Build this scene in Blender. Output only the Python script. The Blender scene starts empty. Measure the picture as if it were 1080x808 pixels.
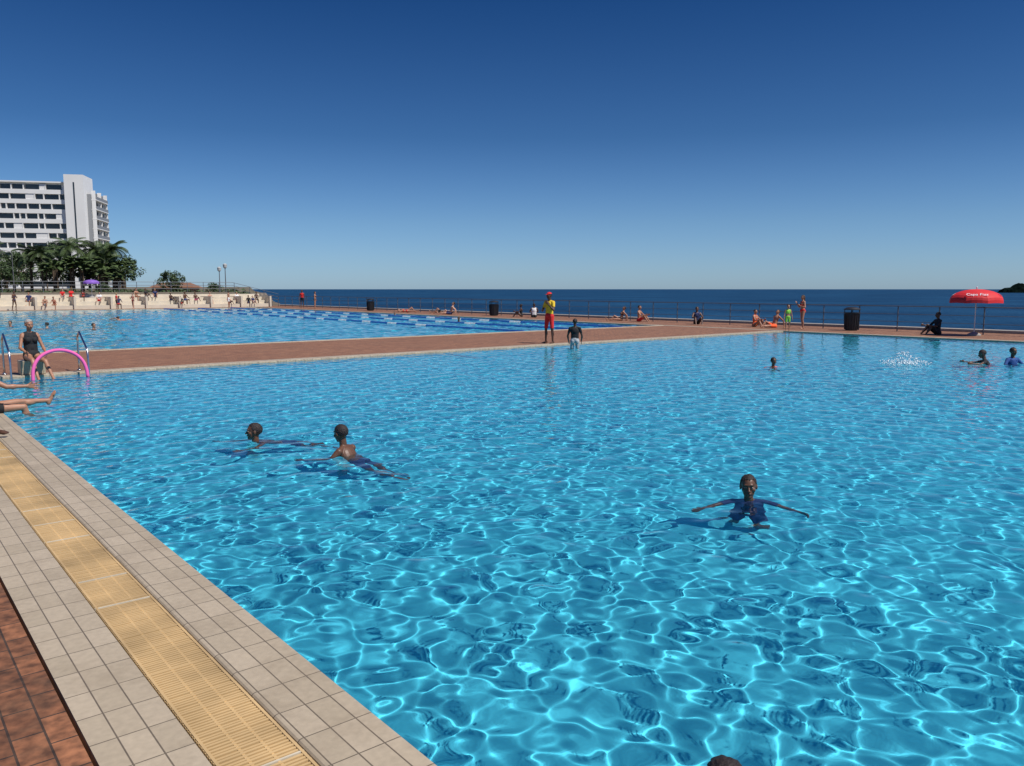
import bpy, math, random, numpy as np
from mathutils import Vector, Matrix, noise
sc=bpy.context.scene
R=math.radians
CY=-39.46            # heading of the camera in the pool's own frame
cs,sn=math.cos(R(CY)),math.sin(R(CY))
def site(X,Y):       # survey frame (Y along heading) -> pool frame
    return (cs*X-sn*Y, sn*X+cs*Y)
# ---------------------------------------------------------------- camera, sky, sun
cam=bpy.data.cameras.new("camera"); co=bpy.data.objects.new("camera",cam); sc.collection.objects.link(co)
co.location=(0,0,1.8); co.rotation_euler=(R(90-6.706),0,R(CY)); cam.lens=28.07; cam.sensor_width=36; cam.clip_end=60000
sc.camera=co
w=bpy.data.worlds.new("World"); sc.world=w; w.use_nodes=True
nt=w.node_tree; bg=nt.nodes["Background"]; sky=nt.nodes.new("ShaderNodeTexSky"); sky.sky_type='NISHITA'; sky.sun_disc=False
SUN_EL=57; az=-CY+120
sky.sun_elevation=R(SUN_EL); sky.sun_rotation=R(az); sky.altitude=0; sky.air_density=1.0; sky.dust_density=0.3; sky.ozone_density=3.0
tc=nt.nodes.new("ShaderNodeTexCoord"); sx=nt.nodes.new("ShaderNodeSeparateXYZ"); cr=nt.nodes.new("ShaderNodeValToRGB"); mx=nt.nodes.new("ShaderNodeMix"); mx.data_type='RGBA'; mx.blend_type='MULTIPLY'; mx.inputs[0].default_value=1
nt.links.new(tc.outputs['Generated'],sx.inputs[0]); nt.links.new(sx.outputs['Z'],cr.inputs[0]); nt.links.new(sky.outputs[0],mx.inputs[6]); nt.links.new(cr.outputs[0],mx.inputs[7])
e=cr.color_ramp.elements; e[0].position=0.0; e[0].color=(.42,.62,1.0,1); e[1].position=.33; e[1].color=(.07,.215,.42,1)
a=e.new(.08); a.color=(.34,.51,.76,1); a=e.new(.18); a.color=(.17,.33,.54,1); a=e.new(.8); a.color=(.14,.30,.6,1)
nt.links.new(mx.outputs[2],bg.inputs[0]); bg.inputs[1].default_value=0.122
l=bpy.data.lights.new("sun",'SUN'); l.energy=5.0; l.angle=R(.5); l.color=(1,.95,.88); lo=bpy.data.objects.new("sun",l); sc.collection.objects.link(lo)
d=Vector((math.sin(R(az))*math.cos(R(SUN_EL)),math.cos(R(az))*math.cos(R(SUN_EL)),math.sin(R(SUN_EL))))
lo.rotation_euler=d.to_track_quat('Z','Y').to_euler(); l.cycles.is_caustics_light=True
sc.view_settings.view_transform='Standard'; sc.view_settings.look='None'
# ---------------------------------------------------------------- materials
MATS={}
def N(nt,t,**k):
    n=nt.nodes.new(t)
    for a,b in k.items(): setattr(n,a,b)
    return n
def mat(name,col,rough=.6,var=.15,scale=6.0,bump=0.0,spec=.5,metal=0,coat=0):
    if name in MATS: return MATS[name]
    m=bpy.data.materials.new(name); m.use_nodes=True; t=m.node_tree; b=t.nodes["Principled BSDF"]
    b.inputs["Roughness"].default_value=rough; b.inputs["Specular IOR Level"].default_value=spec; b.inputs["Metallic"].default_value=metal
    tc=N(t,"ShaderNodeTexCoord"); no=N(t,"ShaderNodeTexNoise"); no.inputs["Scale"].default_value=scale; no.inputs["Detail"].default_value=5
    t.links.new(tc.outputs["Object"],no.inputs["Vector"])
    r=N(t,"ShaderNodeValToRGB"); r.color_ramp.elements[0].position=.3; r.color_ramp.elements[1].position=.7
    r.color_ramp.elements[0].color=(*[c*(1-var) for c in col],1); r.color_ramp.elements[1].color=(*[min(1,c*(1+var)) for c in col],1)
    t.links.new(no.outputs[0],r.inputs[0]); t.links.new(r.outputs[0],b.inputs["Base Color"])
    if bump:
        bp=N(t,"ShaderNodeBump"); bp.inputs["Strength"].default_value=bump; bp.inputs["Distance"].default_value=.02
        t.links.new(no.outputs[0],bp.inputs["Height"]); t.links.new(bp.outputs[0],b.inputs["Normal"])
    MATS[name]=m; return m
def bricks(name,c1,c2,mortar,bw,rh,ms,rot=0,offset=.5,rough=.75,dirt=.35,dscale=.8,dirtcol=(.05,.035,.02),lo_=.72,hi_=1.25,fs=28):
    m=bpy.data.materials.new(name); m.use_nodes=True; t=m.node_tree; b=t.nodes["Principled BSDF"]
    tc=N(t,"ShaderNodeTexCoord"); mp=N(t,"ShaderNodeMapping"); mp.inputs["Rotation"].default_value=(0,0,R(rot))
    br=N(t,"ShaderNodeTexBrick"); br.offset=offset; br.squash=1
    for k,v in (("Scale",1),("Brick Width",bw),("Row Height",rh),("Mortar Size",ms),("Mortar Smooth",.2),("Bias",0)): br.inputs[k].default_value=v
    br.inputs["Color1"].default_value=(*c1,1); br.inputs["Color2"].default_value=(*c2,1); br.inputs["Mortar"].default_value=(*mortar,1)
    t.links.new(tc.outputs["Object"],mp.inputs[0]); t.links.new(mp.outputs[0],br.inputs[0])
    n1=N(t,"ShaderNodeTexNoise"); n1.inputs["Scale"].default_value=dscale; n1.inputs["Detail"].default_value=8; n1.inputs["Roughness"].default_value=.65
    t.links.new(tc.outputs["Object"],n1.inputs[0]); rp=N(t,"ShaderNodeValToRGB"); rp.color_ramp.elements[0].position=.48; rp.color_ramp.elements[1].position=.72
    t.links.new(n1.outputs[0],rp.inputs[0]); mu=N(t,"ShaderNodeMath",operation='MULTIPLY'); mu.inputs[1].default_value=dirt; t.links.new(rp.outputs[0],mu.inputs[0])
    mx=N(t,"ShaderNodeMix",data_type='RGBA'); t.links.new(mu.outputs[0],mx.inputs[0]); t.links.new(br.outputs[0],mx.inputs[6]); mx.inputs[7].default_value=(*dirtcol,1)
    n2=N(t,"ShaderNodeTexNoise"); n2.inputs["Scale"].default_value=fs; n2.inputs["Detail"].default_value=6; t.links.new(tc.outputs["Object"],n2.inputs[0])
    r2=N(t,"ShaderNodeMapRange"); r2.inputs[1].default_value=.3; r2.inputs[2].default_value=.7; r2.inputs[3].default_value=lo_; r2.inputs[4].default_value=hi_; t.links.new(n2.outputs[0],r2.inputs[0])
    m2=N(t,"ShaderNodeMix",data_type='RGBA',blend_type='MULTIPLY'); m2.inputs[0].default_value=1; t.links.new(mx.outputs[2],m2.inputs[6]); t.links.new(r2.outputs[0],m2.inputs[7])
    t.links.new(m2.outputs[2],b.inputs["Base Color"]); b.inputs["Roughness"].default_value=rough
    bp=N(t,"ShaderNodeBump"); bp.inputs["Strength"].default_value=.5; bp.inputs["Distance"].default_value=.004; iv=N(t,"ShaderNodeMath",operation='SUBTRACT'); iv.inputs[0].default_value=1
    t.links.new(br.outputs["Fac"],iv.inputs[1]); ad=N(t,"ShaderNodeMath",operation='MULTIPLY_ADD'); ad.inputs[1].default_value=.35; t.links.new(n2.outputs[0],ad.inputs[0]); t.links.new(iv.outputs[0],ad.inputs[2])
    t.links.new(ad.outputs[0],bp.inputs["Height"]); t.links.new(bp.outputs[0],b.inputs["Normal"])
    return m
TILE=bricks("cream_tile",(.45,.37,.265),(.385,.315,.22),(.14,.11,.075),.24,.1165,.0035,rot=90,offset=0,rough=.45,dirt=.45,dscale=2.2,dirtcol=(.24,.185,.12),lo_=.91,hi_=1.07)
COPE=bricks("cream_coping",(.46,.38,.27),(.40,.33,.24),(.16,.12,.09),.24,.1165,.004,rot=0,offset=0,rough=.5,dirt=.3,dscale=1.2,dirtcol=(.25,.18,.12))
BRICK=bricks("terracotta_paving",(.30,.145,.078),(.20,.088,.046),(.09,.05,.035),.22,.11,.006,rot=0,dirt=.45,dscale=.7,dirtcol=(.13,.07,.04))
BRICK2=bricks("brown_paving",(.27,.11,.05),(.13,.052,.024),(.05,.03,.02),.24,.12,.005,rot=90,dirt=.75,dscale=5,dirtcol=(.06,.038,.022),lo_=.45,hi_=1.5,fs=16)
WALLB=bricks("brick_wall_mat",(.26,.12,.07),(.2,.09,.05),(.2,.17,.13),.4,.15,.01,dirt=.3)
POOLM=mat("pool_paint",(.042,.415,.555),.9,var=.07,scale=.9)
STEEL=mat("stainless_steel",(.55,.56,.58),.25,var=.1,metal=1)
RAILM=mat("railing_paint",(.10,.11,.13),.5)
# ---------------------------------------------------------------- mesh helpers
def link(o,parent=None):
    sc.collection.objects.link(o)
    if parent: o.parent=parent
    return o
def empty(name,loc=(0,0,0),rz=0):
    o=bpy.data.objects.new(name,None); o.location=loc; o.rotation_euler=(0,0,rz); o.empty_display_size=.2; sc.collection.objects.link(o); return o
class MB:
    def __init__(s): s.v=[]; s.f=[]; s.m=[]; s.n=0
    def add(s,v,f,mi=0):
        v=np.asarray(v,float); s.v.append(v); s.f+= [tuple(i+s.n for i in q) for q in f]; s.m+=[mi]*len(f); s.n+=len(v)
    def box(s,x0,x1,y0,y1,z0,z1,mi=0):
        v=[(x,y,z) for z in(z0,z1) for y in (y0,y1) for x in (x0,x1)]
        s.add(v,[(0,2,3,1),(4,5,7,6),(0,1,5,4),(2,6,7,3),(0,4,6,2),(1,3,7,5)],mi)
    def tube(s,pts,rad,seg=8,mi=0,cap=True):
        pts=[Vector(p) for p in pts]; k=len(pts)
        if not hasattr(rad,'__len__'): rad=[rad]*k
        vs=[]; prev=None
        for i,p in enumerate(pts):
            t=(pts[min(i+1,k-1)]-pts[max(i-1,0)]).normalized()
            if prev is None:
                a=Vector((0,0,1)) if abs(t.z)<.9 else Vector((1,0,0)); u=t.cross(a).normalized()
            else: u=(prev-t*prev.dot(t)).normalized()
            prev=u; q=t.cross(u)
            for j in range(seg):
                an=2*math.pi*j/seg; vs.append(p+rad[i]*(u*math.cos(an)+q*math.sin(an)))
        f=[(i*seg+j,i*seg+(j+1)%seg,(i+1)*seg+(j+1)%seg,(i+1)*seg+j) for i in range(k-1) for j in range(seg)]
        if cap: f+=[tuple(range(seg))[::-1],tuple((k-1)*seg+j for j in range(seg))]
        s.add([tuple(x) for x in vs],f,mi)
    def ell(s,c,rad,fr=None,nu=14,nv=9,mi=0,keep=None,jit=0,rnd=None):
        fr=fr or (Vector((1,0,0)),Vector((0,1,0)),Vector((0,0,1))); F=np.array([list(a) for a in fr]); c=np.array(list(c))
        D=[(0,0,-1)]
        for i in range(1,nv):
            ph=-math.pi/2+math.pi*i/nv
            for j in range(nu):
                th=2*math.pi*j/nu; D.append((math.cos(ph)*math.cos(th),math.cos(ph)*math.sin(th),math.sin(ph)))
        D.append((0,0,1)); D=np.array(D); sc_=np.ones((len(D),1))
        if jit: sc_=1+jit*np.array([[noise.noise(Vector(x)*5+Vector((c[0],c[1],c[2])))] for x in D])
        Vv=c+(D*np.array(rad)*sc_)@F
        f=[(0,1+(j+1)%nu,1+j) for j in range(nu)]
        for i in range(nv-2):
            for j in range(nu):
                a=1+i*nu+j; b=1+i*nu+(j+1)%nu; f.append((a,b,b+nu,a+nu))
        b0=1+(nv-2)*nu; L=len(D)-1; f+=[(b0+j,b0+(j+1)%nu,L) for j in range(nu)]
        if keep:
            ok=[keep(*x) for x in D]; f=[q for q in f if all(ok[i] for i in q)]
        s.add(Vv,f,mi)
    def caps(s,p0,p1,r0,r1,seg=10,mi=0):
        p0,p1=Vector(p0),Vector(p1); t=(p1-p0).normalized(); pts=[];rr=[]
        for an in (-80,-50,-20): pts.append(p0+t*r0*math.sin(R(an))); rr.append(r0*math.cos(R(an)))
        for an in (20,50,80): pts.append(p1+t*r1*math.sin(R(an))); rr.append(r1*math.cos(R(an)))
        s.tube(pts,rr,seg,mi)
    def mesh(s,name,mats,smooth=False):
        me=bpy.data.meshes.new(name); me.from_pydata(np.concatenate(s.v).tolist() if s.v else [],[],s.f)
        for m in mats: me.materials.append(m)
        me.polygons.foreach_set("material_index",s.m)
        if smooth: me.polygons.foreach_set("use_smooth",[True]*len(me.polygons))
        me.update(); return me
    def obj(s,name,mats,smooth=False,parent=None,loc=(0,0,0)):
        o=bpy.data.objects.new(name,s.mesh(name,mats,smooth)); o.location=loc; return link(o,parent)
# ---------------------------------------------------------------- pools and decks
PX0,PX1=1.6,31.0; NY0,NY1=-14.0,19.2; FY0,FY1=26.2,77.5
deck=empty("pool_deck")
def part(name,bx,m,parent=deck,bev=0):
    b=MB(); 
    for q in (bx if isinstance(bx[0],(tuple,list)) else [bx]): b.box(*q)
    o=b.obj(name,[m],parent=parent)
    if bev:
        md=o.modifiers.new("b",'BEVEL'); md.width=bev; md.segments=3
    return o
part("brown_paving",(-40,.58,-20,84,-.3,0),BRICK2)
part("tile_band",(.597,.928,-20,84,-.3,0),TILE)
part("edge_tile_band",(1.252,1.6,-20,84,-.3,0.0),TILE,bev=.02)
part("drain_channel",(.928,1.252,-20,84,-.3,-.09),mat("drain_dark",(.05,.04,.03),.8))
part("divider_paving",(PX0+.003,PX1,NY1+.42,FY0-.42,-.3,0),BRICK)
part("divider_coping",[(PX0+.003,PX1,NY1,NY1+.417,-.3,.012),(PX0+.003,PX1,FY0-.417,FY0,-.3,.012)],COPE,bev=.012)
part("seaside_coping",[(PX1+.003,PX1+.42,-20,80,-.3,.010)],TILE,bev=.008)
part("seaside_paving",(PX1+.423,36.2,-20,84,-.3,0),BRICK)
part("far_paving",(PX0+.003,PX1,FY1+.42,84,-.3,0),BRICK)
part("far_coping",(PX0+.003,PX1,FY1,FY1+.417,-.3,.012),COPE)
part("near_paving",(PX0+.003,PX1,-20,NY0,-.3,0),BRICK)
# slatted drain grate
g=MB(); y=-8.0; r=random.Random(4); i=0
while y<26:
    if i%23==22: g.box(.936,1.244,y,y+.010,-.022,-.001+r.uniform(0,.001),1 if r.random()<.45 else 0); y+=.020
    else: g.box(.936,1.244,y,y+.0125,-.022,-.002+r.uniform(-.002,.001),0); y+=.0225
    i+=1
for xx in (.94,1.045,1.135,1.23): g.box(xx,xx+.012,-8,26,-.03,-.0045 if .95<xx<1.2 else 0.0005,0)
g.obj("drain_grate",[mat("grate_plastic",(.50,.34,.16),.55,var=.28,scale=2.2),mat("grate_joint",(.55,.48,.36),.6)])
# pool shells
def shell(name,x0,x1,y0,y1,zb):
    v=[(x0,y0,zb),(x1,y0,zb),(x1,y1,zb),(x0,y1,zb),(x0,y0,-.3),(x1,y0,-.3),(x1,y1,-.3),(x0,y1,-.3)]
    v=[(a,b,c if i<4 else -.06) for i,(a,b,c) in enumerate(v)]
    b=MB(); e=.004
    v=[(a+(e if a==x0 else -e),c+(e if c==y0 else -e),z) for a,c,z in v]
    b.add(v,[(0,1,2,3),(0,4,5,1),(1,5,6,2),(2,6,7,3),(3,7,4,0)]); o=b.obj(name,[POOLM]); o.cycles.is_caustics_receiver=True; return o
shell("pool_basin",PX0,PX1,NY0,NY1,-1.0); shell("pool_basin",PX0,PX1,FY0,FY1,-1.6)
st=MB(); st.box(13.5,22,17.9,NY1-.006,-.99,-.62); o=st.obj("pool_step",[POOLM]); o.cycles.is_caustics_receiver=True
def axis(segs):
    out=[segs[0][0]]
    for a,b,d0,d1 in segs:
        x=a
        while True:
            t=(x-a)/(b-a); x+=d0+(d1-d0)*t
            if x>=b-1e-6: out.append(b); break
            out.append(x)
    return np.array(out)
def waves(X,Y,seed,amp,lmin,lrat,pw):
    r=np.random.RandomState(seed); Z=np.zeros_like(X)
    for i in range(60):
        lam=lmin*(lrat)**(r.rand()**pw); k=2*np.pi/lam; th=r.uniform(0,2*np.pi)
        a=amp*.0047*lam**1.12*r.uniform(.5,1)
        Z+=a*np.sin(k*(X*np.cos(th)+Y*np.sin(th))+r.uniform(0,6.28)+.7*np.sin(X*.7+i)*np.sin(Y*.6-i))
    return Z
def water(name,xs,ys,z,m,amp,seed,lmin=.12,lrat=5.0,pw=1.5):
    X,Y=np.meshgrid(xs,ys); gust=1+.2*np.sin(X*.35+1.1*np.sin(Y*.23))*np.sin(Y*.31+.9*np.sin(X*.27)); Z=z+waves(X,Y,seed,amp,lmin,lrat,pw)*gust; n=X.size; nx,ny=len(xs),len(ys)
    v=np.stack([X.ravel(),Y.ravel(),Z.ravel()],1).astype(np.float32)
    i=np.arange(nx*ny).reshape(ny,nx); q=np.stack([i[:-1,:-1],i[:-1,1:],i[1:,1:],i[1:,:-1]],-1).reshape(-1,4)
    me=bpy.data.meshes.new(name); me.vertices.add(n); me.vertices.foreach_set("co",v.ravel())
    me.loops.add(q.size); me.loops.foreach_set("vertex_index",q.ravel().astype(np.int32)); me.polygons.add(len(q)); me.polygons.foreach_set("loop_start",(np.arange(len(q))*4).astype(np.int32))
    me.update(calc_edges=True); me.polygons.foreach_set("use_smooth",np.ones(len(q),dtype=bool)); me.materials.append(m)
    o=bpy.data.objects.new(name,me); sc.collection.objects.link(o); o.cycles.is_caustics_caster=True; return o
wm=bpy.data.materials.new("water"); wm.use_nodes=True; n=wm.node_tree; n.nodes.clear(); out=n.nodes.new("ShaderNodeOutputMaterial"); gl=n.nodes.new("ShaderNodeBsdfGlass"); gl.inputs["IOR"].default_value=1.33; gl.inputs["Roughness"].default_value=0; n.links.new(gl.outputs[0],out.inputs[0])
water("pool_water",axis([(PX0,7,.017,.019),(7,12,.019,.027),(12,PX1,.03,.09)]),axis([(NY0,-1,.2,.04),(-1,7,.019,.019),(7,12,.019,.027),(12,NY1,.03,.045)]),-.035,wm,.60,3)
water("pool_water",axis([(PX0,PX1,.1,.1)]),axis([(FY0,FY1,.07,.15)]),-.035,wm,.75,5,.3,4,1.2)
# sea
sm=bpy.data.materials.new("sea_water"); sm.use_nodes=True; t=sm.node_tree; b=t.nodes["Principled BSDF"]
b.inputs["Base Color"].default_value=(.006,.045,.115,1); b.inputs["Roughness"].default_value=.55; b.inputs["Specular IOR Level"].default_value=.12
tc=N(t,"ShaderNodeTexCoord"); mp=N(t,"ShaderNodeMapping"); mp.inputs["Scale"].default_value=(.35,.35,.35); n1=N(t,"ShaderNodeTexNoise"); n1.inputs["Scale"].default_value=1; n1.inputs["Detail"].default_value=8
t.links.new(tc.outputs["Object"],mp.inputs[0]); t.links.new(mp.outputs[0],n1.inputs[0]); bp=N(t,"ShaderNodeBump"); bp.inputs["Strength"].default_value=1; bp.inputs["Distance"].default_value=1.2
t.links.new(n1.outputs[0],bp.inputs["Height"]); t.links.new(bp.outputs[0],b.inputs["Normal"])
n3=N(t,"ShaderNodeTexNoise"); n3.inputs["Scale"].default_value=.015; n3.inputs["Detail"].default_value=6; t.links.new(tc.outputs["Object"],n3.inputs[0])
rr=N(t,"ShaderNodeValToRGB"); rr.color_ramp.elements[0].position=.35; rr.color_ramp.elements[1].position=.7; rr.color_ramp.elements[0].color=(.004,.032,.082,1); rr.color_ramp.elements[1].color=(.012,.064,.14,1)
t.links.new(n3.outputs[0],rr.inputs[0]); t.links.new(rr.outputs[0],b.inputs["Base Color"])
b_=MB(); b_.add([(-30000,-30000,-4),(30000,-30000,-4),(30000,30000,-4),(-30000,30000,-4)],[(0,1,2,3)]); b_.obj("sea",[sm])
part("sea_wall",(36.203,36.9,-20,88,-4.5,.12),mat("concrete",(.32,.29,.25),.8,bump=.3),parent=None)
# sea railing
b=MB(); 
yy=-18.0
while yy<84.1: b.tube([(34.6,yy,0),(34.6,yy,1.08)],.026,6); yy+=1.7
for z in (1.08,.74,.42,.14): b.tube([(34.6,-18,z),(34.6,84,z)],.024 if z>1 else .013,6)
b.obj("sea_railing",[RAILM])
# lane ropes
for X in (22.2,25.3,28.4):
    b=MB(); y=FY0; i=0
    while y<FY1-.01:
        c=(0 if (i%6)<4 else 1) if FY0+6<y<FY1-5 else 0
        b.tube([(X+.03*math.sin(y*.5),y,-.02),(X+.03*math.sin(y*.5+.2),min(y+.44,FY1),-.02)],.07,6,c); y+=.47; i+=1
    b.obj("lane_rope",[mat("rope_blue",(.02,.12,.42),.5),mat("rope_white",(.75,.77,.78),.5)])
# ---------------------------------------------------------------- people
SK={'dark':(.075,.034,.019),'brown':(.115,.052,.028),'tan':(.36,.175,.105),'pale':(.50,.29,.20)}
V=Vector
def person(name,loc,yaw,H=1.7,skin='tan',hair=(.02,.012,.01),up=(0,0,1),arms=None,legs=None,hup=None,hf=None,clothes=None,vox=.014,
           anchor='ground',fem=False,hairlen=0,cap=None,headk=1.0,curl=.06,uw=False):
    s=H/1.7; clothes=clothes or {}
    u=V(up).normalized(); r=V((1,0,0)); f=u.cross(r).normalized()
    arms=arms or (((-.25,.05,-1),(-.1,.25,-1)),((.25,.05,-1),(.1,.25,-1)))
    legs=legs or (((-.06,0,-1),(-.02,-.05,-1)),((.06,0,-1),(.02,-.05,-1)))
    P=V((0,0,0)); bones=[]; b=MB()
    def cp(p0,p1,r0,r1,reg,seg=10):
        b.caps(p0,p1,r0*s,r1*s,seg); bones.append((p0,p1,r0*s,r1*s,reg))
    def el(c,rad,fr,reg):
        b.ell(c,[q*s for q in rad],fr,18,12)
        m_=rad[1]*s; hw=max(rad[0]*s-m_,0); hh=max(rad[2]*s-m_,0)
        for q in ((-1,0,1) if hw>.01 else (0,)): bones.append((c+fr[0]*hw*q-fr[2]*hh,c+fr[0]*hw*q+fr[2]*hh+fr[2]*1e-4,m_,m_,reg))
    fr=(r,f,u); C=P+u*.33*s; NB=P+u*.50*s
    sh=.175 if not fem else .15
    el(P+u*.02*s,(.145 if not fem else .16,.10,.11),fr,'pelvis')
    el(P+u*.17*s,(.122 if not fem else .108,.085,.14),fr,'belly')
    el(C,(.152 if not fem else .135,.100,.165),fr,'chest')
    for sd in (-1,1):
        bw=.055 if not fem else .045
        cp(P+r*sd*bw*s+u*.05*s,C+r*sd*bw*1.1*s-u*.02*s,.082,.084,'belly')
        cp(NB-u*.02*s,C+r*sd*(sh-.02)*s+u*.105*s,.045,.050,'chest')
        cp(C+r*sd*.07*s+u*.07*s+f*.04*s,C+r*sd*.10*s+u*.03*s+f*.035*s,.06,.05,'chest')
        cp(P+r*sd*.07*s-f*.045*s-u*.03*s,P+r*sd*.075*s-f*.045*s-u*.05*s,.075,.07,'pelvis')
        if fem: el(C+r*sd*.065*s+f*.082*s-u*.01*s,(.055,.05,.055),fr,'chest')
    hu=V(hup).normalized() if hup else u; hfv=V(hf).normalized() if hf else f
    hfv=(hfv-hu*hfv.dot(hu)).normalized(); hr=hfv.cross(hu).normalized(); hk=s*headk; HF=(hr,hfv,hu)
    HC=NB+(u*.02+hu*.135*headk)*s+hfv*.012*s
    cp(NB+u*.005*s,HC-hu*.05*s-hfv*.02*s,.058 if not fem else .050,.052 if not fem else .045,'neck')
    def h(x,y,z): return HC+(hr*x+hfv*y+hu*z)*hk
    def hel(c,rad): b.ell(c,[q*hk for q in rad],HF,18,12); bones.append((c,c+hu*1e-4,min(rad)*hk,min(rad)*hk,'head'))
    hel(h(0,-.008,.025),(.074,.094,.088)); hel(h(0,.018,-.040),(.058,.068,.066)); hel(h(0,.060,-.085),(.026,.024,.020))
    if vox<.02:
        b.caps(h(0,.084,.012),h(0,.104,-.024),.007*hk,.0135*hk); b.caps(h(-.032,.078,.030),h(.032,.078,.030),.011*hk,.011*hk)
        b.caps(h(-.014,.100,-.027),h(.014,.100,-.027),.0075*hk,.0075*hk)
        b.caps(h(-.016,.080,-.052),h(.016,.080,-.052),.011*hk,.011*hk)
        for sd in (-1,1):
            b.ell(h(sd*.077,-.005,-.002),(.010*hk,.019*hk,.030*hk),HF); hel(h(sd*.040,.052,-.018),(.026,.027,.026))
    ff=1/max(s,.75)
    for k,sd in ((0,-1),(1,1)):
        S=C+r*sd*sh*s+u*.10*s; a1,a2=V(arms[k][0]).normalized(),V(arms[k][1]).normalized()
        E=S+a1*.285*s; W=E+a2*.25*s
        cp(S-r*sd*.012*s,S-r*sd*.01*s+a1*.03*s,.056,.054,'uarm'); cp(S,E,.050 if not fem else .043,.036,'uarm'); cp(E,W,.037,.026,'farm')
        b.ell(E+a2*.07*s,(.039*s,.039*s,.075*s),(a2.orthogonal().normalized(),a2.cross(a2.orthogonal()).normalized(),a2))
        hd=V(arms[k][2]).normalized() if len(arms[k])>2 else a2
        pn=(hd.cross(u) if abs(hd.dot(u))<.9 else hd.cross(f)).normalized(); side=hd.cross(pn).normalized()
        for q in (-.026,-.009,.009,.026): cp(W+side*q*.6*s,W+hd*.085*s+side*q*s,.014,.0130,'hand',6)
        if vox<.02:
            for q,L in ((-.034,.065),(-.0115,.078),(.0115,.074),(.034,.058)):
                k0=W+hd*.080*s+side*q*s; k1=k0+(hd*.55*L+side*q*.30+pn*.012)*s; k2=k1+(hd*.45*L+side*q*.1+pn*.022)*s
                cp(k0,k1,.0100*ff,.0098*ff,'hand',6); cp(k1,k2,.0098*ff,.009*ff,'hand',6)
            k0=W+(hd*.02-side*.025)*s; k1=k0+(hd*.035-side*.03+pn*.01)*s; k2=k1+(hd*.03-side*.008+pn*.012)*s
            cp(k0,k1,.014,.012,'hand',6); cp(k1,k2,.0115,.010*ff,'hand',6)
        Hh=P+r*sd*.085*s-u*.03*s; l1,l2=V(legs[k][0]).normalized(),V(legs[k][1]).normalized()
        K=Hh+l1*.41*s; A=K+l2*.40*s
        cp(Hh,K,.083,.052,'thigh'); cp(K,A,.05,.033,'shin'); bk=(l2.cross(r)).normalized()
        if bk.dot(f)>0 and abs(l2.z)>.5: bk=-bk
        b.ell(A*.35+K*.65+bk*.015*s,(.05*s,.05*s,.11*s),(r,l2.cross(r).normalized(),l2))
        fd=V(legs[k][2]).normalized() if len(legs[k])>2 else V((0.12*sd,1,-.12)).normalized()
        he=A-fd*.04*s+l2*.035*s; cp(he,he+fd*.15*s,.033,.030,'foot'); cp(A,he,.034,.033,'foot')
        for q,L in ((-.03,.05),(-.012,.048),(.005,.045),(.02,.04),(.033,.034)):
            sdv=fd.cross(l2).normalized(); cp(he+fd*.14*s+sdv*q*sd*s,he+fd*(.15+L)*s+sdv*q*1.15*sd*s,.017,.011,'foot',6)
    me=b.mesh("tmp",[]); to=bpy.data.objects.new("tmp",me); sc.collection.objects.link(to)
    md=to.modifiers.new("r",'REMESH'); md.mode='VOXEL'; md.voxel_size=vox*s; md2=to.modifiers.new("s",'SMOOTH'); md2.factor=.5; md2.iterations=2 if vox>.009 else 3
    dg=bpy.context.evaluated_depsgraph_get(); ev=to.evaluated_get(dg); em=ev.to_mesh()
    nv=len(em.vertices); vs=np.zeros(nv*3); em.vertices.foreach_get("co",vs); vs=vs.reshape(-1,3); no=np.zeros(nv*3); em.vertices.foreach_get("normal",no); no=no.reshape(-1,3)
    fs=[tuple(p.vertices) for p in em.polygons]; ev.to_mesh_clear(); bpy.data.objects.remove(to); bpy.data.meshes.remove(me)
    best=np.full(nv,9.); reg=np.zeros(nv,int); tt=np.zeros(nv)
    for i,(p0,p1,r0,r1,_) in enumerate(bones):
        a=np.array(p0); ab=np.array(p1)-a; q=ab@ab; t_=np.clip((vs-a)@ab/q,0,1)
        dd=np.linalg.norm(vs-(a+t_[:,None]*ab),axis=1)-(r0+(r1-r0)*t_); k=dd<best; best[k]=dd[k]; reg[k]=i; tt[k]=t_[k]
    mats=[mat("skin_"+skin,SK[skin],.48,var=.12,scale=9)]
    vm=np.zeros(nv,int)
    for rg,c in clothes.items():
        cn,tm=(c if isinstance(c,tuple) else (c,1.01)); m_=CL[cn]
        if m_ not in mats: mats.append(m_)
        mi=mats.index(m_)
        for i,bn in enumerate(bones):
            if bn[4]==rg:
                lim=1.01 if (rg=='uarm' and (bn[1]-bn[0]).length<.08*s) else tm
                vm[(reg==i)&(tt<=lim)]=mi
    vs=vs+no*(vm>0)[:,None]*.009*s
    ob=MB(); ob.v.append(vs); ob.f=list(fs); ob.m=[int(vm[list(q)].min()) for q in fs]; ob.n=nv
    hm=mat("hair_%02d%02d"%(int(hair[0]*99),int(hair[2]*99)),hair,.7,var=.4,scale=60,bump=.6)
    mats.append(hm); hi=len(mats)-1
    if cap:
        mats.append(CL[cap]); ci=len(mats)-1
        ob.ell(h(0,-.008,.035),(.084*hk,.104*hk,.088*hk),HF,20,12,mi=ci,keep=lambda x,y,z:z>.02)
        ob.ell(h(0,.105,.045),(.06*hk,.07*hk,.006*hk),HF,mi=ci)
    c0=h(0,-.012,.028); nu,nv2=(40,28) if vox<.012 else (20,14)
    ob.ell(c0,(.080*hk,.099*hk,.093*hk),HF,nu,nv2,mi=hi,keep=lambda x,y,z:z>(-.55+1.0*max(0,y+.30)+.10*math.sin(x*9)*(y>0)),jit=curl)
    if hairlen: ob.caps(h(0,-.07,.0),h(0,-.09,-.05-hairlen),.06*hk,.035*hk,mi=hi)
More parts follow.
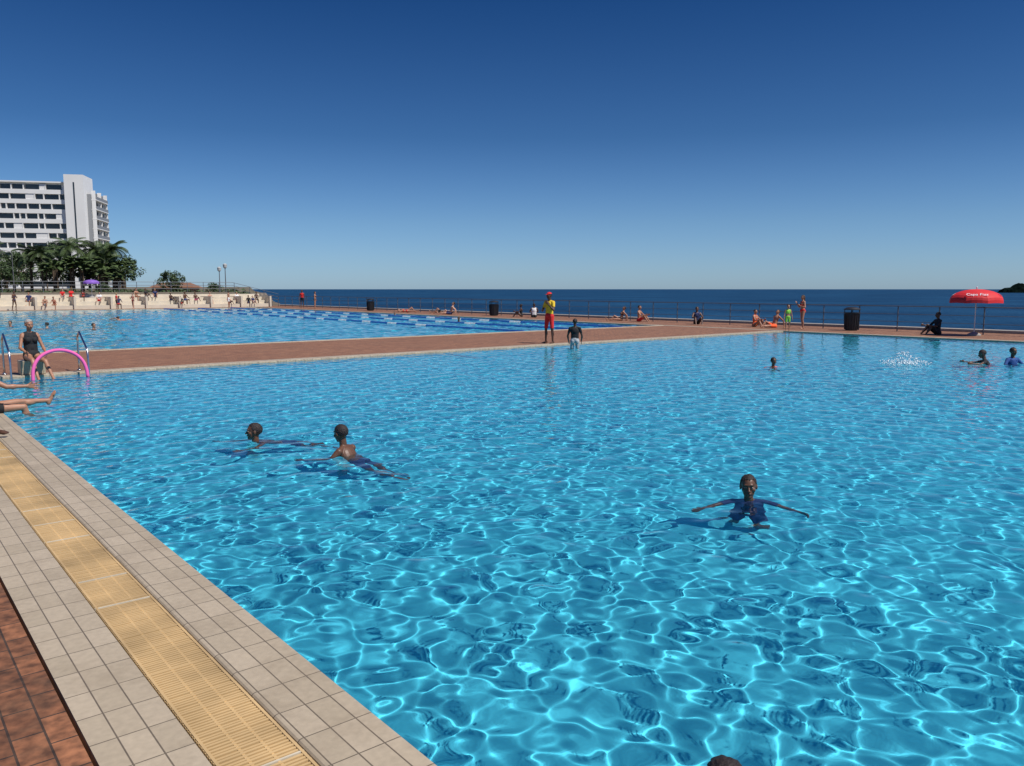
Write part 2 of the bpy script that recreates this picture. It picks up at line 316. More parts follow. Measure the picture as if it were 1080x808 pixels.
    if vox<.02:
        mats+= [mat("eye_white",(.42,.39,.35),.3,var=.02),mat("eye_iris",(.015,.01,.008),.15,var=.02),mat("lips_"+skin,tuple(c*k for c,k in zip(SK[skin],(1.15,.75,.85))),.4)]
        L=len(mats)
        for sd in (-1,1):
            ob.ell(h(sd*.030,.077,.008),(.0120*hk,.0085*hk,.0055*hk),HF,10,7,mi=L-3); ob.ell(h(sd*.030,.0825,.008),(.0062*hk,.0045*hk,.0055*hk),HF,8,6,mi=L-2)
            ob.caps(h(sd*.016,.090,.032),h(sd*.044,.082,.033),.004*hk,.003*hk,6,mi=hi)
        ob.ell(h(0,.0895,-.053),(.021*hk,.006*hk,.0075*hk),HF,10,6,mi=L-1)
    o=ob.obj(name,mats,smooth=True)
    A_=np.concatenate(ob.v)
    if anchor=='ground': off=V((0,0,-A_[:,2].min()))
    elif anchor=='head': off=-HC
    else: off=V((0,0,0))
    o.data.transform(Matrix.Translation(off)); o.location=loc; o.rotation_euler=(0,0,R(yaw))
    if uw: o.cycles.is_caustics_receiver=True
    return o
CL={}
for nm,c in dict(red=(.62,.02,.02),yellow=(.75,.50,.03),black=(.012,.012,.014),navy=(.02,.03,.10),blue=(.02,.07,.24),white=(.75,.74,.72),grey=(.35,.36,.37),orange=(.85,.12,.03),
     green=(.25,.6,.06),olive=(.05,.055,.03),pink=(.7,.12,.3),teal=(.02,.25,.3),purple=(.15,.04,.25)).items(): CL[nm]=mat("cloth_"+nm,c,.85,var=.12,scale=14,bump=.3)
LEFT,AWAY,RIGHT,TOW=CY+90,CY,CY-90,CY+180
TRUNK=lambda c,t=.7:{'pelvis':c,'thigh':(c,t)}
# swimmers in the near pool
person("swimming_boy",(3.66,9.38,.080),LEFT+40,1.38,'brown',anchor='head',up=(0,.78,.62),hup=(0,-.05,1),hf=(.35,1,-.05),headk=1.12,vox=.0068,uw=True,
  arms=(((-.65,.7,-.25),(-.35,.9,.14)),((.7,.5,-.45),(.3,.9,.1))),legs=(((-.12,-.7,-.7),(-.05,-.8,-.5),(0,-1,-.2)),((.12,-.8,-.6),(.05,-.7,-.7),(0,-1,-.2))),clothes=TRUNK('navy'))
person("swimming_boy",(4.13,8.04,.19),LEFT-22,1.36,'brown',hair=(.015,.011,.01),anchor='head',up=(0,.48,.88),hup=(0,.12,1),hf=(.2,1,0),headk=1.12,vox=.0068,uw=True,curl=.02,
  arms=(((-.7,.5,-.8),(-.4,.85,.08)),((.6,.5,-.8),(.2,.9,.06))),legs=(((-.12,-.6,-.8),(-.05,-.9,-.4),(0,-1,-.2)),((.12,-.6,-.8),(.05,-.6,-.8),(0,-1,-.2))),clothes=TRUNK('navy'))
person("swimming_boy",(5.97,3.98,.075),TOW-8,1.34,'brown',anchor='head',up=(0,.06,1),hup=(.05,0,1),hf=(.1,1,-.05),headk=1.14,vox=.0068,uw=True,
  arms=(((-.72,.62,-.20),(-.42,.88,.20)),((.78,.55,-.16),(.55,.80,.12))),legs=(((-.15,.2,-1),(-.1,-.5,-.8)),((.15,-.2,-1),(.1,-.7,-.7))),clothes={**TRUNK('navy'),'chest':'navy','belly':'navy','uarm':('navy',.6)})
person("wading_boy",(2.13,1.47,.145),AWAY+20,1.35,'brown',hair=(.012,.009,.008),anchor='head',headk=1.12,vox=.008,uw=True,curl=.06,
  arms=(((-.7,.3,-.6),(-.4,.7,-.2)),((.7,.3,-.6),(.4,.7,-.2))),clothes=TRUNK('navy'))
person("wading_boy",(17.6,18.25,-.62),AWAY-5,1.5,'dark',hair=(.012,.01,.01),headk=1.05,vox=.010,uw=True,curl=.02,arms=(((-.3,.1,-1),(.1,.7,-.7)),((.3,.1,-1),(-.1,.7,-.7))),clothes={**TRUNK('grey'),'chest':'black','belly':'black','uarm':('black',.6)})
person("swimming_child",(16.9,10.7,.09),TOW+10,1.15,'brown',anchor='head',headk=1.2,vox=.012,uw=True,arms=(((-.8,.4,-.5),(-.3,.8,.1)),((.8,.4,-.5),(.3,.8,.1))),clothes={'chest':'orange','belly':'orange','uarm':'orange',**TRUNK('orange')})
person("swimming_boy",(21.6,7.85,.20),LEFT-25,1.4,'brown',anchor='head',headk=1.1,vox=.012,uw=True,up=(0,.3,.95),arms=(((-.9,.6,-.25),(-.6,.85,.1)),((.5,.9,-.25),(.1,1,0))),clothes={**TRUNK('navy'),'chest':'black','belly':'black','uarm':('black',.6)})
person("swimming_boy",(22.15,7.35,.26),TOW+12,1.4,'brown',anchor='head',headk=1.1,vox=.012,uw=True,arms=(((-.6,.3,-.7),(-.3,.8,-.1)),((.6,.3,-.7),(.3,.8,-.1))),clothes={**TRUNK('navy'),'chest':'blue','belly':'blue','uarm':('blue',.8)})
# lifeguard on the divider
person("lifeguard",(17.84,19.72,.0),TOW-45,1.72,'dark',hair=(.012,.01,.01),vox=.009,cap='red',hup=(0,.05,1),
  arms=(((-.35,.35,-.85),(.5,.55,.85)),((.3,.15,-.9),(-.55,.6,.1))),legs=(((-.12,.02,-1),(-.03,-.04,-1)),((.14,.02,-1),(.04,-.04,-1))),
  clothes={'chest':'yellow','belly':'yellow','uarm':('yellow',.6),'pelvis':'red','thigh':('red',.93)})
# woman on the steps with the foam noodle
person("seated_woman",(2.85,19.40,.42),190,1.66,'tan',hair=(.33,.31,.29),anchor='pelvis',fem=True,vox=.009,curl=.12,up=(0,-.12,1),hup=(0,.1,1),hf=(-.1,1,-.1),
  arms=(((-.25,.3,-.9),(.1,.75,-.35)),((.25,.3,-.9),(-.1,.8,-.3))),legs=(((-.1,.95,-.22),(-.02,.72,-.7),(0,.8,-.6)),((.1,.95,-.12),(.02,.62,-.78),(0,.8,-.6))),
  clothes={'chest':'black','belly':'black','pelvis':'black','thigh':('black',.12)})
part("step_block",(2.62,3.08,NY1+.1,NY1+.5,.014,.31),TILE,parent=None,bev=.015)
nd=MB(); pts=[]
for i in range(33):
    a=math.pi*1.12*i/32-.1; pts.append((2.72+1.0*(1-math.cos(a))*.5, 18.55+.1*math.sin(a), -.05+.60*max(0,math.sin(a))**.75 if math.sin(a)>0 else -.08))
nd.tube(pts,.034,12); nd.obj("foam_noodle",[mat("noodle_foam",(.8,.12,.38),.8,var=.04)],smooth=True)
for X in (2.38,3.80):
    b=MB(); p=[]
    for k in range(5): p.append((X,19.75,.0+.75*k/4))
    for k in range(1,9): a=math.pi/2*k/8; p.append((X,19.75-.2*math.sin(a),.75+.12*math.sin(a)))
    for k in range(1,9): p.append((X,19.55-.7*k/8,.87-.35*(k/8)))
    for k in range(1,6): p.append((X,18.85-.02*k,.52-.2*k))
    b.tube(p,.021,10); b.tube([(X,19.75,.012),(X,19.75,.03)],.05,12)
    b.obj("pool_handrail",[STEEL],smooth=True)
# people at the near-left edge
person("seated_man",(1.42,13.75,.10),-82,1.75,'tan',anchor='pelvis',vox=.009,up=(0,-.12,1),hf=(.1,1,0),arms=(((-.5,-.35,-.9),(-.2,.1,-1)),((.3,.75,-.45),(.05,1,-.05))),
  legs=(((-.1,1,.10),(-.03,1,-.05),(0,.5,.85)),((.12,1,-.02),(.02,.35,-.95),(0,.9,-.4))),clothes={'chest':'olive','belly':'olive','uarm':('olive',.6),**TRUNK('black',.4)})
person("standing_man",(1.08,11.72,.002),RIGHT+4,1.75,'dark',hair=(.012,.01,.01),vox=.012,arms=(((-.2,-.2,-1),(-.1,-.1,-1)),((.2,-.25,-1),(.1,-.15,-1))),legs=(((-.05,-.15,-1),(-.02,-.25,-1)),((.08,.42,-1),(.02,.28,-1))),clothes=TRUNK('navy',.7))
# people by the sea railing and on the deck
SG=dict(anchor='pelvis',legs=(((-.15,.8,.62),(-.02,.55,-.82)),((.15,.8,.55),(.02,.6,-.8))),arms=(((-.3,.6,-.7),(.2,.9,.1)),((.3,.6,-.7),(-.2,.9,.1))))
SB=dict(anchor='pelvis',up=(0,-.35,1),legs=(((-.12,1,.05),(-.02,1,-.05),(0,.4,.9)),((.12,.85,.5),(.02,.7,-.72))),arms=(((-.3,-.7,-.7),(-.1,-.1,-1)),((.3,-.7,-.7),(.1,-.1,-1))))
LY=dict(anchor='pelvis',up=(0,-1,.06),legs=(((-.1,.75,.66),(-.02,.6,-.78)),((.1,1,.02),(.02,1,-.02),(0,.3,.9))),arms=(((-.7,.6,0),(-.2,1,0)),((.9,-.4,0),(.3,-1,0))))
WK=dict(arms=(((-.4,.1,-.9),(.5,.5,.2)),((.4,.1,-.9),(-.3,.6,.6))),legs=(((-.1,.15,-1),(-.02,-.1,-1)),((.1,-.1,-1),(.02,-.2,-1))))
SW=lambda c:{'chest':(c,.8),'belly':c,'pelvis':c}
BK=lambda c:{'pelvis':c,'chest':(c,.35)}
person("standing_woman",(33.3,19.7,0),LEFT+10,1.56,'tan',hair=(.05,.03,.02),fem=True,hairlen=.1,clothes=BK('red'),**WK)
person("standing_child",(31.22,19.15,.0),TOW,1.12,'tan',headk=1.2,clothes={**TRUNK('green'),'chest':'green'})
person("seated_woman",(33.5,22.3,.11),TOW+40,1.6,'tan',fem=True,clothes=SW('orange'),**SG)
person("seated_man",(33.4,21.2,.11),LEFT+20,1.7,'tan',clothes=TRUNK('orange'),**SB)
person("seated_man",(33.3,13.8,.11),LEFT,1.75,'dark',hair=(.01,.01,.01),clothes={'chest':'black','belly':'black','uarm':'black',**TRUNK('black',1)},**SG)
person("sunbathing_woman",(33.9,31.4,.11),LEFT,1.65,'tan',fem=True,clothes=BK('black'),**SB)
person("sunbathing_man",(33.9,30.0,.11),RIGHT-30,1.75,'tan',clothes=TRUNK('red'),**SG)
person("seated_man",(33.7,25.9,.11),TOW,1.75,'brown',clothes={'chest':'navy','belly':'navy',**TRUNK('black')},**SG)
person("sunbathing_woman",(33.2,53.1,.12),RIGHT+5,1.7,'tan',fem=True,clothes=BK('red'),vox=.018,**LY)
person("sunbathing_man",(33.2,48.3,.12),LEFT,1.8,'tan',clothes=TRUNK('black'),vox=.018,**LY)
person("sunbathing_man",(33.0,47.0,.12),LEFT,1.8,'pale',clothes=TRUNK('navy'),vox=.018,**SB)
person("standing_man",(33.0,71.4,0),TOW,1.75,'brown',clothes={'chest':'red','belly':'red',**TRUNK('black')},vox=.02)
person("standing_woman",(33.4,69.5,0),RIGHT,1.6,'tan',fem=True,clothes=BK('black'),vox=.02)
person("seated_man",(33.6,38.6,.11),AWAY,1.75,'brown',clothes={'chest':'white','belly':'white',**TRUNK('black')},vox=.018,**SG)
person("seated_woman",(33.7,40.0,.11),LEFT,1.6,'dark',fem=True,clothes=SW('black'),vox=.018,**SG)
# swimmers in the far pool
for (x,y,yw,sk) in ((26.9,37.5,TOW,'brown'),(7.1,43.5,LEFT,'pale'),(6.0,46.5,TOW,'tan'),(8.6,41.0,RIGHT,'tan'),(30.2,50,TOW,'tan')):
    person("swimmer",(x,y,.12),yw,1.7,sk,anchor='head',vox=.02,uw=True,arms=(((-.8,.4,-.4),(-.3,.9,.0)),((.8,.4,-.4),(.3,.9,0))))
person("swimmer",(12.2,51.8,.05),LEFT,1.8,'tan',anchor='head',vox=.02,uw=True,up=(0,.99,.05),hup=(0,.5,.85),arms=(((-.4,.7,.6),(-.1,.9,-.35)),((.3,-.9,.0),(.1,-1,-.1))),legs=(((-.1,-1,0),(0,-1,0),(0,-1,0)),((.1,-1,0),(0,-1,0),(0,-1,0))))
# ---------------------------------------------------------------- splash
b=MB(); r=random.Random(8)
for i in range(380):
    a=r.uniform(0,6.28); q=r.random(); rad=.78*q**.7; z=.30*(1-q)**.8*r.random()**1.3+.01
    if r.random()<.5: z=r.uniform(0,.03); rad*=1.25
    p=V((rad*math.cos(a)*.9+rad*.3*math.sin(a),rad*math.sin(a)*.7,z-.03)); s=r.uniform(.005,.022)*(1.2-q*.5)
    b.ell(p,(s,s,s*r.uniform(.6,1.6)),None,6,4)
b.obj("water_splash",[mat("foam_white",(.7,.78,.82),.3,var=.03)],smooth=True,loc=(20.1,9.06,0))
# ---------------------------------------------------------------- umbrella
def umbrella(name,loc,m,R_=.95,zt=1.80,zr=1.34,text=None,tilt=0):
    e=empty(name,loc); b=MB(); NS=8; rings=7
    vs=[(0,0,zt)]; 
    for k in range(1,rings+1):
        t=k/rings
        for j in range(NS*4):
            a=2*math.pi*j/(NS*4); ph=(j%4)/4; sag=math.sin(ph*math.pi)
            rr=R_*math.sin(t*math.pi/2*.96)*(1-.045*sag*t); z=zr+(zt-zr)*math.cos(t*math.pi/2*.97)+.035*sag*t*t
            vs.append((rr*math.cos(a),rr*math.sin(a),z))
    M=NS*4; f=[(0,1+j,1+(j+1)%M) for j in range(M)]
    for k in range(rings-1):
        for j in range(M): a0=1+k*M+j; b0=1+k*M+(j+1)%M; f.append((a0,a0+M,b0+M,b0))
    base=1+(rings-1)*M; n0=len(vs)
    for j in range(M):
        x,y,z=vs[base+j]; ph=(j%4)/4; vs.append((x*1.01,y*1.01,z-.10-.02*math.sin(ph*math.pi)))
    for j in range(M): f.append((base+j,n0+j,n0+(j+1)%M,base+(j+1)%M))
    b.add(vs,f); c=b.obj("canopy",[m],parent=e,smooth=False)
    p=MB(); p.tube([(0,0,0),(0,0,zt+.05)],.02,8); p.ell((0,0,zt+.06),(.03,.03,.04))
    for j in range(NS):
        a=2*math.pi*j/NS; p.tube([(0,0,zt-.03),(R_*.55*math.cos(a),R_*.55*math.sin(a),zr+(zt-zr)*.62),(R_*.97*math.cos(a),R_*.97*math.sin(a),zr+.01)],.006,4)
        p.tube([(0,0,zr+.02),(R_*.5*math.cos(a),R_*.5*math.sin(a),zr+(zt-zr)*.66)],.005,4)
    p.obj("pole",[mat("pole_white",(.7,.7,.7),.4)],parent=e)
    bs=MB(); bs.tube([(0,0,.0),(0,0,.05),(0,0,.10),(0,0,.14)],[.24,.24,.16,.05],16); bs.obj("base",[mat("base_concrete",(.35,.33,.3),.8)],parent=e)
    if text:
        for k,an in enumerate((-157.5,-67.5,112.5)):
            cu=bpy.data.curves.new("lettering",'FONT'); cu.body=text; cu.size=.19; cu.align_x='CENTER'; cu.extrude=.002; cu.materials.append(mat("letter_white",(.8,.8,.8),.6))
            o=bpy.data.objects.new("lettering",cu); link(o,e)
            a=R(an); tt=.70; q=R_*math.sin(tt*math.pi/2*.96)*.97+.02; z=zr+(zt-zr)*math.cos(tt*math.pi/2*.97)+.03
            o.location=(q*math.cos(a),q*math.sin(a),z-.03); o.rotation_euler=(R(38),0,a+math.pi/2)
    return e
umbrella("beach_umbrella",(33.7,12.6,0),mat("canopy_red",(.62,.015,.02),.7,var=.06),text="Capa Fizz")
# ---------------------------------------------------------------- bins
def bin_(loc):
    b=MB(); b.tube([(0,0,0),(0,0,.03),(0,0,.04),(0,0,.74),(0,0,.76)],[.25,.25,.27,.31,.31],20)
    for j in range(20):
        a=2*math.pi*j/20; b.tube([(.285*math.cos(a),.285*math.sin(a),.05),(.32*math.cos(a),.32*math.sin(a),.73)],.018,5)
    b.tube([(0,0,.76),(0,0,.79)],[.345,.345],24)
    for j in range(4):
        a=2*math.pi*j/4+.4; b.tube([(.3*math.cos(a),.3*math.sin(a),.78),(.3*math.cos(a),.3*math.sin(a),.92)],.02,6)
    b.tube([(0,0,.90),(0,0,.93),(0,0,1.0),(0,0,1.03)],[.35,.35,.24,.06],24)
    b.obj("litter_bin",[mat("bin_black",(.015,.015,.017),.5)],loc=loc)
for p in ((33.75,17.6,0),(33.8,43.0,0),(33.6,59.5,0)): bin_(p)
# ---------------------------------------------------------------- terraces (seating)
TX0,TX1=-30,33.5
b=MB(); TT=[(80.2,81.1,.34),(81.103,82.0,.68),(82.003,83.0,1.02),(83.003,83.5,1.3)]
for y0,y1,z in TT: b.box(TX0,TX1,y0,y1,.002,z)
for i in range(22):
    x=TX0+i*3.02; b.box(x,x+.18,80.0,83.2,.003,1.1)
b.obj("seating_terrace",[mat("terrace_paint",(.60,.53,.42),.7,var=.1,scale=1.5)])
# land
L=MB()
def hz(x,y): return 1.0+ .5*noise.noise(V((x*.03,y*.03,3)))+max(0,(y-110))*.006
ys=[84.3+j*7 for j in range(46)]
vv=[]; 
for j,y in enumerate(ys):
    edge=y*.405+1.0+1.2*noise.noise(V((y*.05,1,2)))
    for i in range(48):
        t_=i/47; x=-330+(edge+330)*(1-(1-t_)**1.8); z=hz(x,y) if i<44 else (.5 if i<46 else -.8 if i<47 else -4.2)
        vv.append((x,y,z))
L.add(vv,[(j*48+i,j*48+i+1,(j+1)*48+i+1,(j+1)*48+i) for j in range(45) for i in range(47)])
L.obj("ground",[mat("scrub_ground",(.12,.10,.06),.95,var=.5,scale=.35,bump=.5)],smooth=True)
b=MB(); rq=random.Random(5)
for i in range(160):
    y=rq.uniform(85,200); x=y*.405+rq.uniform(-1,3.2); s=rq.uniform(.4,1.3)
    b.ell((x,y,-3.4+2.0*rq.random()+(1.5 if x<y*.405+1 else 0)),(s*1.2,s,s*.8),None,8,5,jit=.5)
b.obj("shore_rocks",[mat("rock",(.16,.13,.10),.9,var=.4,scale=1)])
# promenade wall + ramp
b=MB(); b.box(-40,31,83.7,84.0,0,1.5)
b.add([(31.003,83.7,0),(36.1,83.7,0),(36.1,84,0),(31.003,84,0),(31.003,83.7,1.5),(36.1,83.7,.25),(36.1,84,.25),(31.003,84,1.5)],[(0,3,2,1),(4,5,6,7),(0,1,5,4),(2,3,7,6),(1,2,6,5),(0,4,7,3)])
b.obj("promenade_wall",[WALLB])
b=MB(); x=-20.0
while x<36.0:
    zb=1.5 if x<=31 else 1.5-(x-31)*.245; b.tube([(x,83.85,zb-.02),(x,83.85,zb+1.0)],.03,5); x+=1.6
for dz in (.35,.68,1.0): b.tube([(-20,83.85,1.5+dz),(31,83.85,1.5+dz),(36.0,83.85,.27+dz)],.022,5)
b.obj("promenade_railing",[RAILM])
# kiosk hut with pitched roof
X,Y=site(-51,122); e=empty("beach_kiosk",(X,Y,.6),R(CY)); e.scale=(.75,.75,.62)
b=MB(); b.box(-4,4,-2,2,0,2.3); b.obj("walls",[mat("kiosk_wall",(.36,.2,.12),.8)],parent=e)
b=MB(); b.add([(-4.6,-2.6,2.3),(4.6,-2.6,2.3),(4.6,2.6,2.3),(-4.6,2.6,2.3),(-3,0,3.5),(3,0,3.5)],[(0,1,5,4),(1,2,5),(2,3,4,5),(3,0,4),(0,3,2,1)]); b.obj("roof",[mat("kiosk_roof",(.2,.1,.06),.8)],parent=e)
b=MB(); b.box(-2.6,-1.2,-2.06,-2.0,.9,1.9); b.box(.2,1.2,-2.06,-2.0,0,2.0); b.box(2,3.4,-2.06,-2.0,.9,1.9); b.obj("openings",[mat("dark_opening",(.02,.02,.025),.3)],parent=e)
# street lamps
def lamp(X,Y,z,h,double=False):
    x,y=site(X,Y); b=MB(); b.tube([(0,0,0),(0,0,.4),(0,0,.41),(0,0,h)],[.12,.12,.07,.05],8)
    if not double:
        b.tube([(0,0,h-.02),(-.4,0,h+.35),(-1.3,0,h+.5),(-1.5,0,h+.48)],.045,6); b.ell((-1.8,0,h+.44),(.4,.16,.09))
    else:
        b.tube([(0,0,h),(0,0,h+.12)],[.1,.2],10,1); b.tube([(0,0,h+.12),(0,0,h+.5),(0,0,h+.62)],[.22,.26,.06],10,1)
    o=b.obj("street_lamp",[mat("lamp_post",(.12,.12,.13),.5),mat("lamp_globe",(.5,.5,.48),.3)],loc=(x,y,z)); o.rotation_euler=(0,0,R(CY))
lamp(-78,126,.9,6.4); lamp(-36.3,102,.6,3.8,True); lamp(-38.5,106,.6,3.5,True)
umbrella("beach_umbrella",(17.3,82.4,1.02),mat("canopy_purple",(.22,.10,.45),.7),R_=.7,zt=1.65,zr=1.35)
# crowd on the terraces
r=random.Random(21); cols=['red','black','white','navy','red','blue','pink','teal','black','grey']
for i in range(30):
    x=6+27.5*(i+r.random()*.8)/30; k=r.choice([0,0,0,1,1,1,2,2,3]); c=r.choice(cols); sk=r.choice(['tan','brown','pale','dark','brown'])
    cl={'chest':c,'belly':c,'uarm':(c,.6),**TRUNK(r.choice(['black','navy','red','grey']))} if r.random()<.6 else (TRUNK(c) if r.random()<.5 else BK(c))
    fem=r.random()<.5; nm=("woman" if fem else "man"); hr=r.choice([(.02,.015,.01),(.06,.03,.015),(.3,.22,.1)])
    if k<3:
        y0,y1,z=TT[k]; q=r.random()
        lg=(((-.12,1,.0),(-.02,.1,-1)),((.12,1,.0),(.02,.15,-1))) if q<.6 else (((-.15,.8,.62),(-.02,.55,-.82)),((.15,.8,.55),(.02,.6,-.8)))
        person("seated_"+nm,(x,y0+(.38 if q<.6 else .1),z+.115),180+r.uniform(-25,25),r.uniform(1.5,1.75),sk,hair=hr,fem=fem,vox=.024,clothes=cl,anchor='pelvis',up=(r.uniform(-.1,.1),r.uniform(-.3,.3),1),
          arms=(((-.3,.5,-.8),(.2,.9,-.2)),((.3,.4,-.8),(-.2,.9,-.1))),legs=lg)
    else: person("standing_"+nm,(x,78.4+r.random()*1.2,0),r.uniform(0,360),r.uniform(1.4,1.75),sk,hair=hr,fem=fem,vox=.024,clothes=cl,**(WK if r.random()<.6 else {}))
# ---------------------------------------------------------------- vegetation
LF=mat("foliage",(.04,.07,.02),.6,var=.55,scale=.9); LF2=mat("palm_foliage",(.05,.08,.022),.55,var=.5,scale=.9); BARK=mat("bark",(.10,.07,.045),.9,var=.3,bump=.5)
def quads(b,P,D,S,mi,rs):
    for p,d,s in zip(P,D,S):
        d=V(d).normalized(); a=d.orthogonal().normalized(); a=(Matrix.Rotation(rs.uniform(0,6.28),3,d)@a); q=d.cross(a)
        p=V(p); b.add([p-a*s,p+q*s*.55,p+a*s,p-q*s*.55],[(0,1,2,3)],mi)
def tree_mesh(seed,h,cr):
    rs=random.Random(seed); b=MB(); b.tube([(0,0,-.5),(.1,0,h*.2),(0,.15,h*.45)],[.3,.24,.18],8,1)
    C=[]
    for i in range(7):
        a=i*.9+rs.random(); q=cr*rs.uniform(.4,.8); z=h*rs.uniform(.55,.9); b.tube([(0,.15,h*.35+rs.random()*.8),(q*.5*math.cos(a),q*.5*math.sin(a),z*.75),(q*math.cos(a),q*math.sin(a),z)],[.13,.08,.03],6,1)
    for i in range(52):
        a=rs.uniform(0,6.28); q=rs.random()**.5; zz=rs.uniform(-1,1); e=math.sqrt(max(0,1-zz*zz)); C.append((cr*q*e*math.cos(a)*1.0,cr*q*e*math.sin(a),h*.62+zz*h*.36,rs.uniform(.45,.95)))
    for cx,cy,cz,cr_ in C:
        for k in range(50):
            d=V((rs.gauss(0,1),rs.gauss(0,1),rs.gauss(0,1))).normalized(); p=V((cx,cy,cz))+d*cr_*rs.uniform(.6,1.05)
            quads(b,[p],[d+V((rs.gauss(0,.5),rs.gauss(0,.5),rs.gauss(0,.5)+.4))],[rs.uniform(.12,.26)],0,rs)
    return b.mesh("tree_mesh",[LF,BARK])
def palm_mesh(seed,h,n=26,fl=2.9):
    rs=random.Random(seed); b=MB(); lean=rs.uniform(-.5,.5); pts=[(lean*(k/6)**2,0,h*k/6-.4*(k==0)) for k in range(7)]
    b.tube(pts,[.24,.2,.18,.17,.17,.17,.2],8,1); T=V(pts[-1])
    for i in range(n):
        a=2.4*i+rs.random()*.5; el=rs.uniform(-.25,1.25); dr=V((math.cos(a),math.sin(a),0)); p=T.copy(); P_=[p.copy()]
        for k in range(9):
            ang=el-k*.19*(1 if el<1 else .8); p=p+(dr*math.cos(ang)+V((0,0,math.sin(ang))))*fl/9; P_.append(p.copy())
        b.tube(P_,[.03]*9+[.01],4,0)
        sd=V((-dr.y,dr.x,0))
        for k in range(1,10):
            for s_ in (-1,1):
                for m_ in range(3):
                    o_=P_[k-1].lerp(P_[k],m_/3); L_=.75*math.sin(math.pi*(k+m_/3)/10.6)+.12; tn=(P_[k]-P_[k-1]).normalized()
                    tip=o_+sd*s_*L_*.8+tn*L_*.45-V((0,0,.3*L_)); w_=tn*.05
                    b.add([o_-w_,o_+w_,tip+w_*.3,tip-w_*.3],[(0,1,2,3)],0)
    return b.mesh("palm_mesh",[LF2,BARK])
def strelitzia_mesh(seed,h):
    rs=random.Random(seed); b=MB()
    for i in range(7):
        bx,by=rs.uniform(-1,1),rs.uniform(-1,1); hh=h*rs.uniform(.45,.75); b.tube([(bx,by,-.3),(bx,by,hh)],[.13,.10],6,1)
        for k in range(9):
            a=rs.uniform(0,6.28); dr=V((math.cos(a),math.sin(a),0)); el=rs.uniform(.5,1.35); p=V((bx,by,hh)); P_=[]
            for q in range(8):
                ang=el-q*.17; p=p+(dr*math.cos(ang)+V((0,0,math.sin(ang))))*.32; P_.append(p.copy())
            sd=V((-dr.y,dr.x,0)); b.tube([V((bx,by,hh))]+P_[:3],.025,4,0)
            for q in range(2,7):
                for s_ in (-1,1):
                    w0=.30*math.sin(math.pi*(q-1.3)/6.2)+.05; w1=.30*math.sin(math.pi*(q-.4)/6.2)+.05; g_=V((0,0,-.12))
                    b.add([P_[q],P_[q+1],P_[q+1]+sd*s_*w1+g_,P_[q]+sd*s_*w0+g_],[(0,1,2,3)],0)
    return b.mesh("strelitzia_mesh",[LF2,BARK])
TM=[tree_mesh(1,8.6,3.6),tree_mesh(2,7.6,4.0),tree_mesh(3,6.2,3.2)]; PM=[palm_mesh(5,6.6),palm_mesh(6,5.4)]; SM=[strelitzia_mesh(7,7.0),strelitzia_mesh(8,6.0)]
def put(name,me,X,Y,z,s,rz):
    o=bpy.data.objects.new(name,me); x,y=site(X,Y); o.location=(x,y,z); o.scale=(s,s,s); o.rotation_euler=(0,0,rz); link(o)
rs=random.Random(3)
for X,Y,k,s in ((-104,140,0,.95),(-98,146,1,.95),(-93,138,0,.92),(-89.5,147,1,1.0),(-86,139,1,.95),(-82.5,146,0,.98),(-79,140,1,.92),(-76,148,0,.95),(-73.5,140,2,1.05),(-70.5,146,2,1.05),(-88,130,2,.75),(-81,129,2,.7),(-95,130,2,.8)):
    put("broadleaf_tree",TM[k],X,Y,1.0,s*rs.uniform(.95,1.05),rs.uniform(0,6))
for X,Y,k,s in ((-74.5,136,0,1.16),(-71,139,1,1.32),(-68.3,138,0,1.1),(-80,134,1,1.15),(-87,134,0,1.05),(-96,137,1,1.2),(-77.5,133,0,.95)): put("palm_tree",PM[k],X,Y,1.2,s,rs.uniform(0,6))
for X,Y,k,s in ((-72,134,0,1.1),(-69,135,1,1.15),(-66.6,137,0,1.0),(-84,133,1,.95),(-75.5,133,0,1.0),(-90,132,1,1.),(-65.5,134,1,.8)): put("strelitzia_plant",SM[k],X,Y,1.0,s,rs.uniform(0,6))
put("broadleaf_tree",TM[2],-47.5,112,.6,.58,1.0); put("broadleaf_tree",TM[2],-43,116,.4,.36,2.2); put("broadleaf_tree",TM[1],-60,118,.4,.3,1.2)
# scrub hedge: one object
b=MB(); rq=random.Random(12)
for i in range(150):
    X=rq.uniform(-110,-34); Y=rq.uniform(98,128); x,y=site(X,Y)
    if y<88 or x>y*.405-2: continue
    s=rq.uniform(.5,1.1)
    for k in range(60):
        dd=V((rq.gauss(0,1),rq.gauss(0,1),abs(rq.gauss(0,1)))).normalized(); p=V((x,y,.9))+V((dd.x*s*1.5,dd.y*s*1.5,dd.z*s)); quads(b,[p],[dd],[rq.uniform(.12,.25)],0,rq)
b.obj("scrub_hedge",[LF])
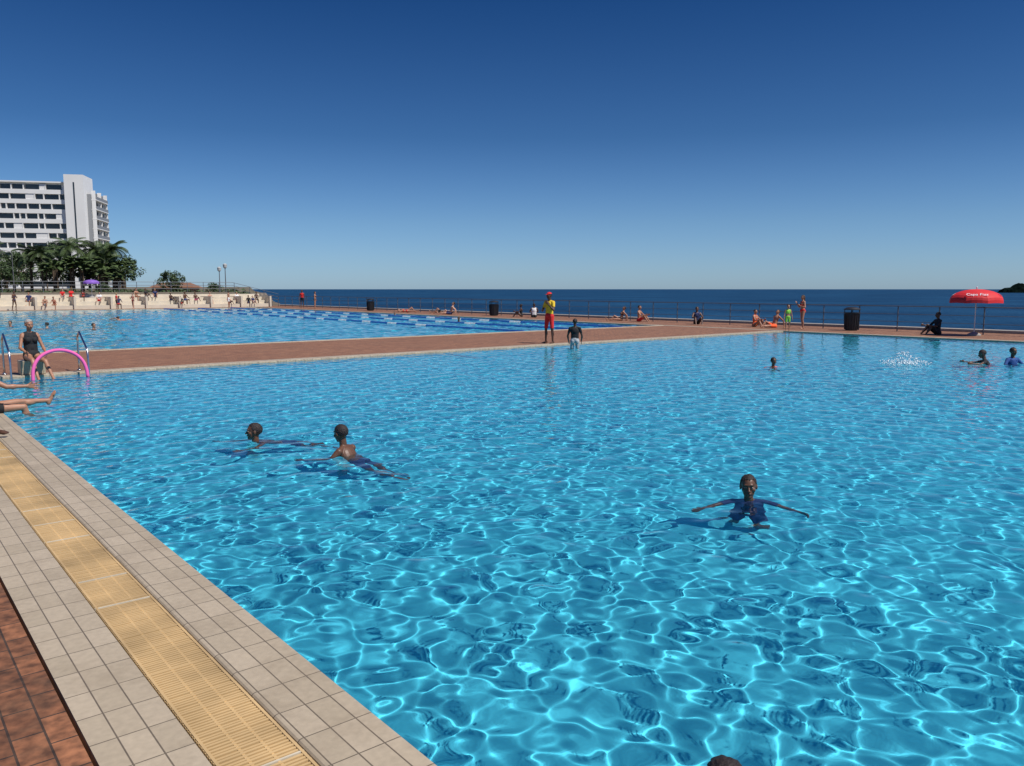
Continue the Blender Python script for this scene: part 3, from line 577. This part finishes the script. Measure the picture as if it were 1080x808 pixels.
# ---------------------------------------------------------------- apartment block
ax,ay=site(-131.5,240); e=empty("apartment_building",(ax,ay,1.0),R(CY+13))
WH=mat("white_render",(.82,.81,.78),.7,var=.04,scale=.2); GL=mat("window_glass",(.03,.04,.05),.15,var=.3,scale=.3,spec=.6); GR=mat("grey_panel",(.25,.26,.27),.6)
FH=2.83; NF=11; W=60; wl=MB(); gw=MB(); gp=MB(); rnd=random.Random(17)
wl.box(-W,0,1.2,14,0,NF*FH+.6)     # core volume behind facade
for k in range(NF):
    z=k*FH+.6
    wl.box(-W,-.002,.25,1.197,z-.35,z+.9)                 # spandrel / balcony front band
    x=-W
    while x<-1.5:
        wd=rnd.choice([1.6,2.4,3.2,4.2]); x2=min(x+wd,-.3)
        q=rnd.random()
        if q<.80: gw.box(x+.1,x2-.1,1.10,1.19,z+.91,z+2.4)
        if q>.84: wl.box(x,x2,.4,1.19,z+.903,z+2.477)
        else: wl.box(x-.12,x+.12,.3,1.19,z+.903,z+2.477)
        if q<.3: gp.box(x+.3,x+.42,1.05,1.095,z+.91,z+2.4)
        x=x2 if x2<-.31 else 0
wl.box(-W-.2,-.1,-.05,14.2,NF*FH+.603,NF*FH+1.0)
wl.box(-W+10,-W+34,4,11,NF*FH+1.003,NF*FH+2.2)
wl.box(.003,5.2,-1.0,9,0,34.2)                          # stair tower
gw.box(2.4,2.8,-1.05,-1.003,3,32)
gp.box(5.203,6.2,2.0,16,0,29)
for k in range(10):                                       # side balconies
    z=k*FH+1.8; wl.box(5.21,7.6,2.6,16,z,z+.22); gw.box(6.203,6.28,3,15.6,z+.4,z+2.5); gp.box(7.45,7.58,2.7,15.9,z+.223,z+1.15)
    for yy in (2.62,9,15.7): wl.box(6.3,7.4,yy,yy+.18,z+.223,z+FH-.003)
wl.obj("walls",[WH],parent=e); gw.obj("windows",[GL],parent=e); gp.obj("panels",[GR],parent=e)
# ---------------------------------------------------------------- rocky island
b=MB(); nx,ny=70,24; vv=[]
for j in range(ny):
    for i in range(nx):
        u_=i/(nx-1)*2-1; v_=j/(ny-1)*2-1; m_=max(0,1-(u_*u_)**1.5-(v_*v_)); 
        vv.append((u_*130,v_*40,-3+21*m_**.5*(.75+.5*noise.noise(V((u_*9,v_*3,1))))+4*noise.noise(V((u_*30,v_*9,5)))*m_))
b.add(vv,[(j*nx+i,j*nx+i+1,(j+1)*nx+i+1,(j+1)*nx+i) for j in range(ny-1) for i in range(nx-1)])
o=b.obj("rocky_island",[mat("island_scrub",(.004,.008,.007),1.0,var=.5,scale=.1,spec=.0)]); x,y=site(918,1300); o.location=(x,y,-2); o.rotation_euler=(0,0,R(CY))
print("objects",len(bpy.data.objects))
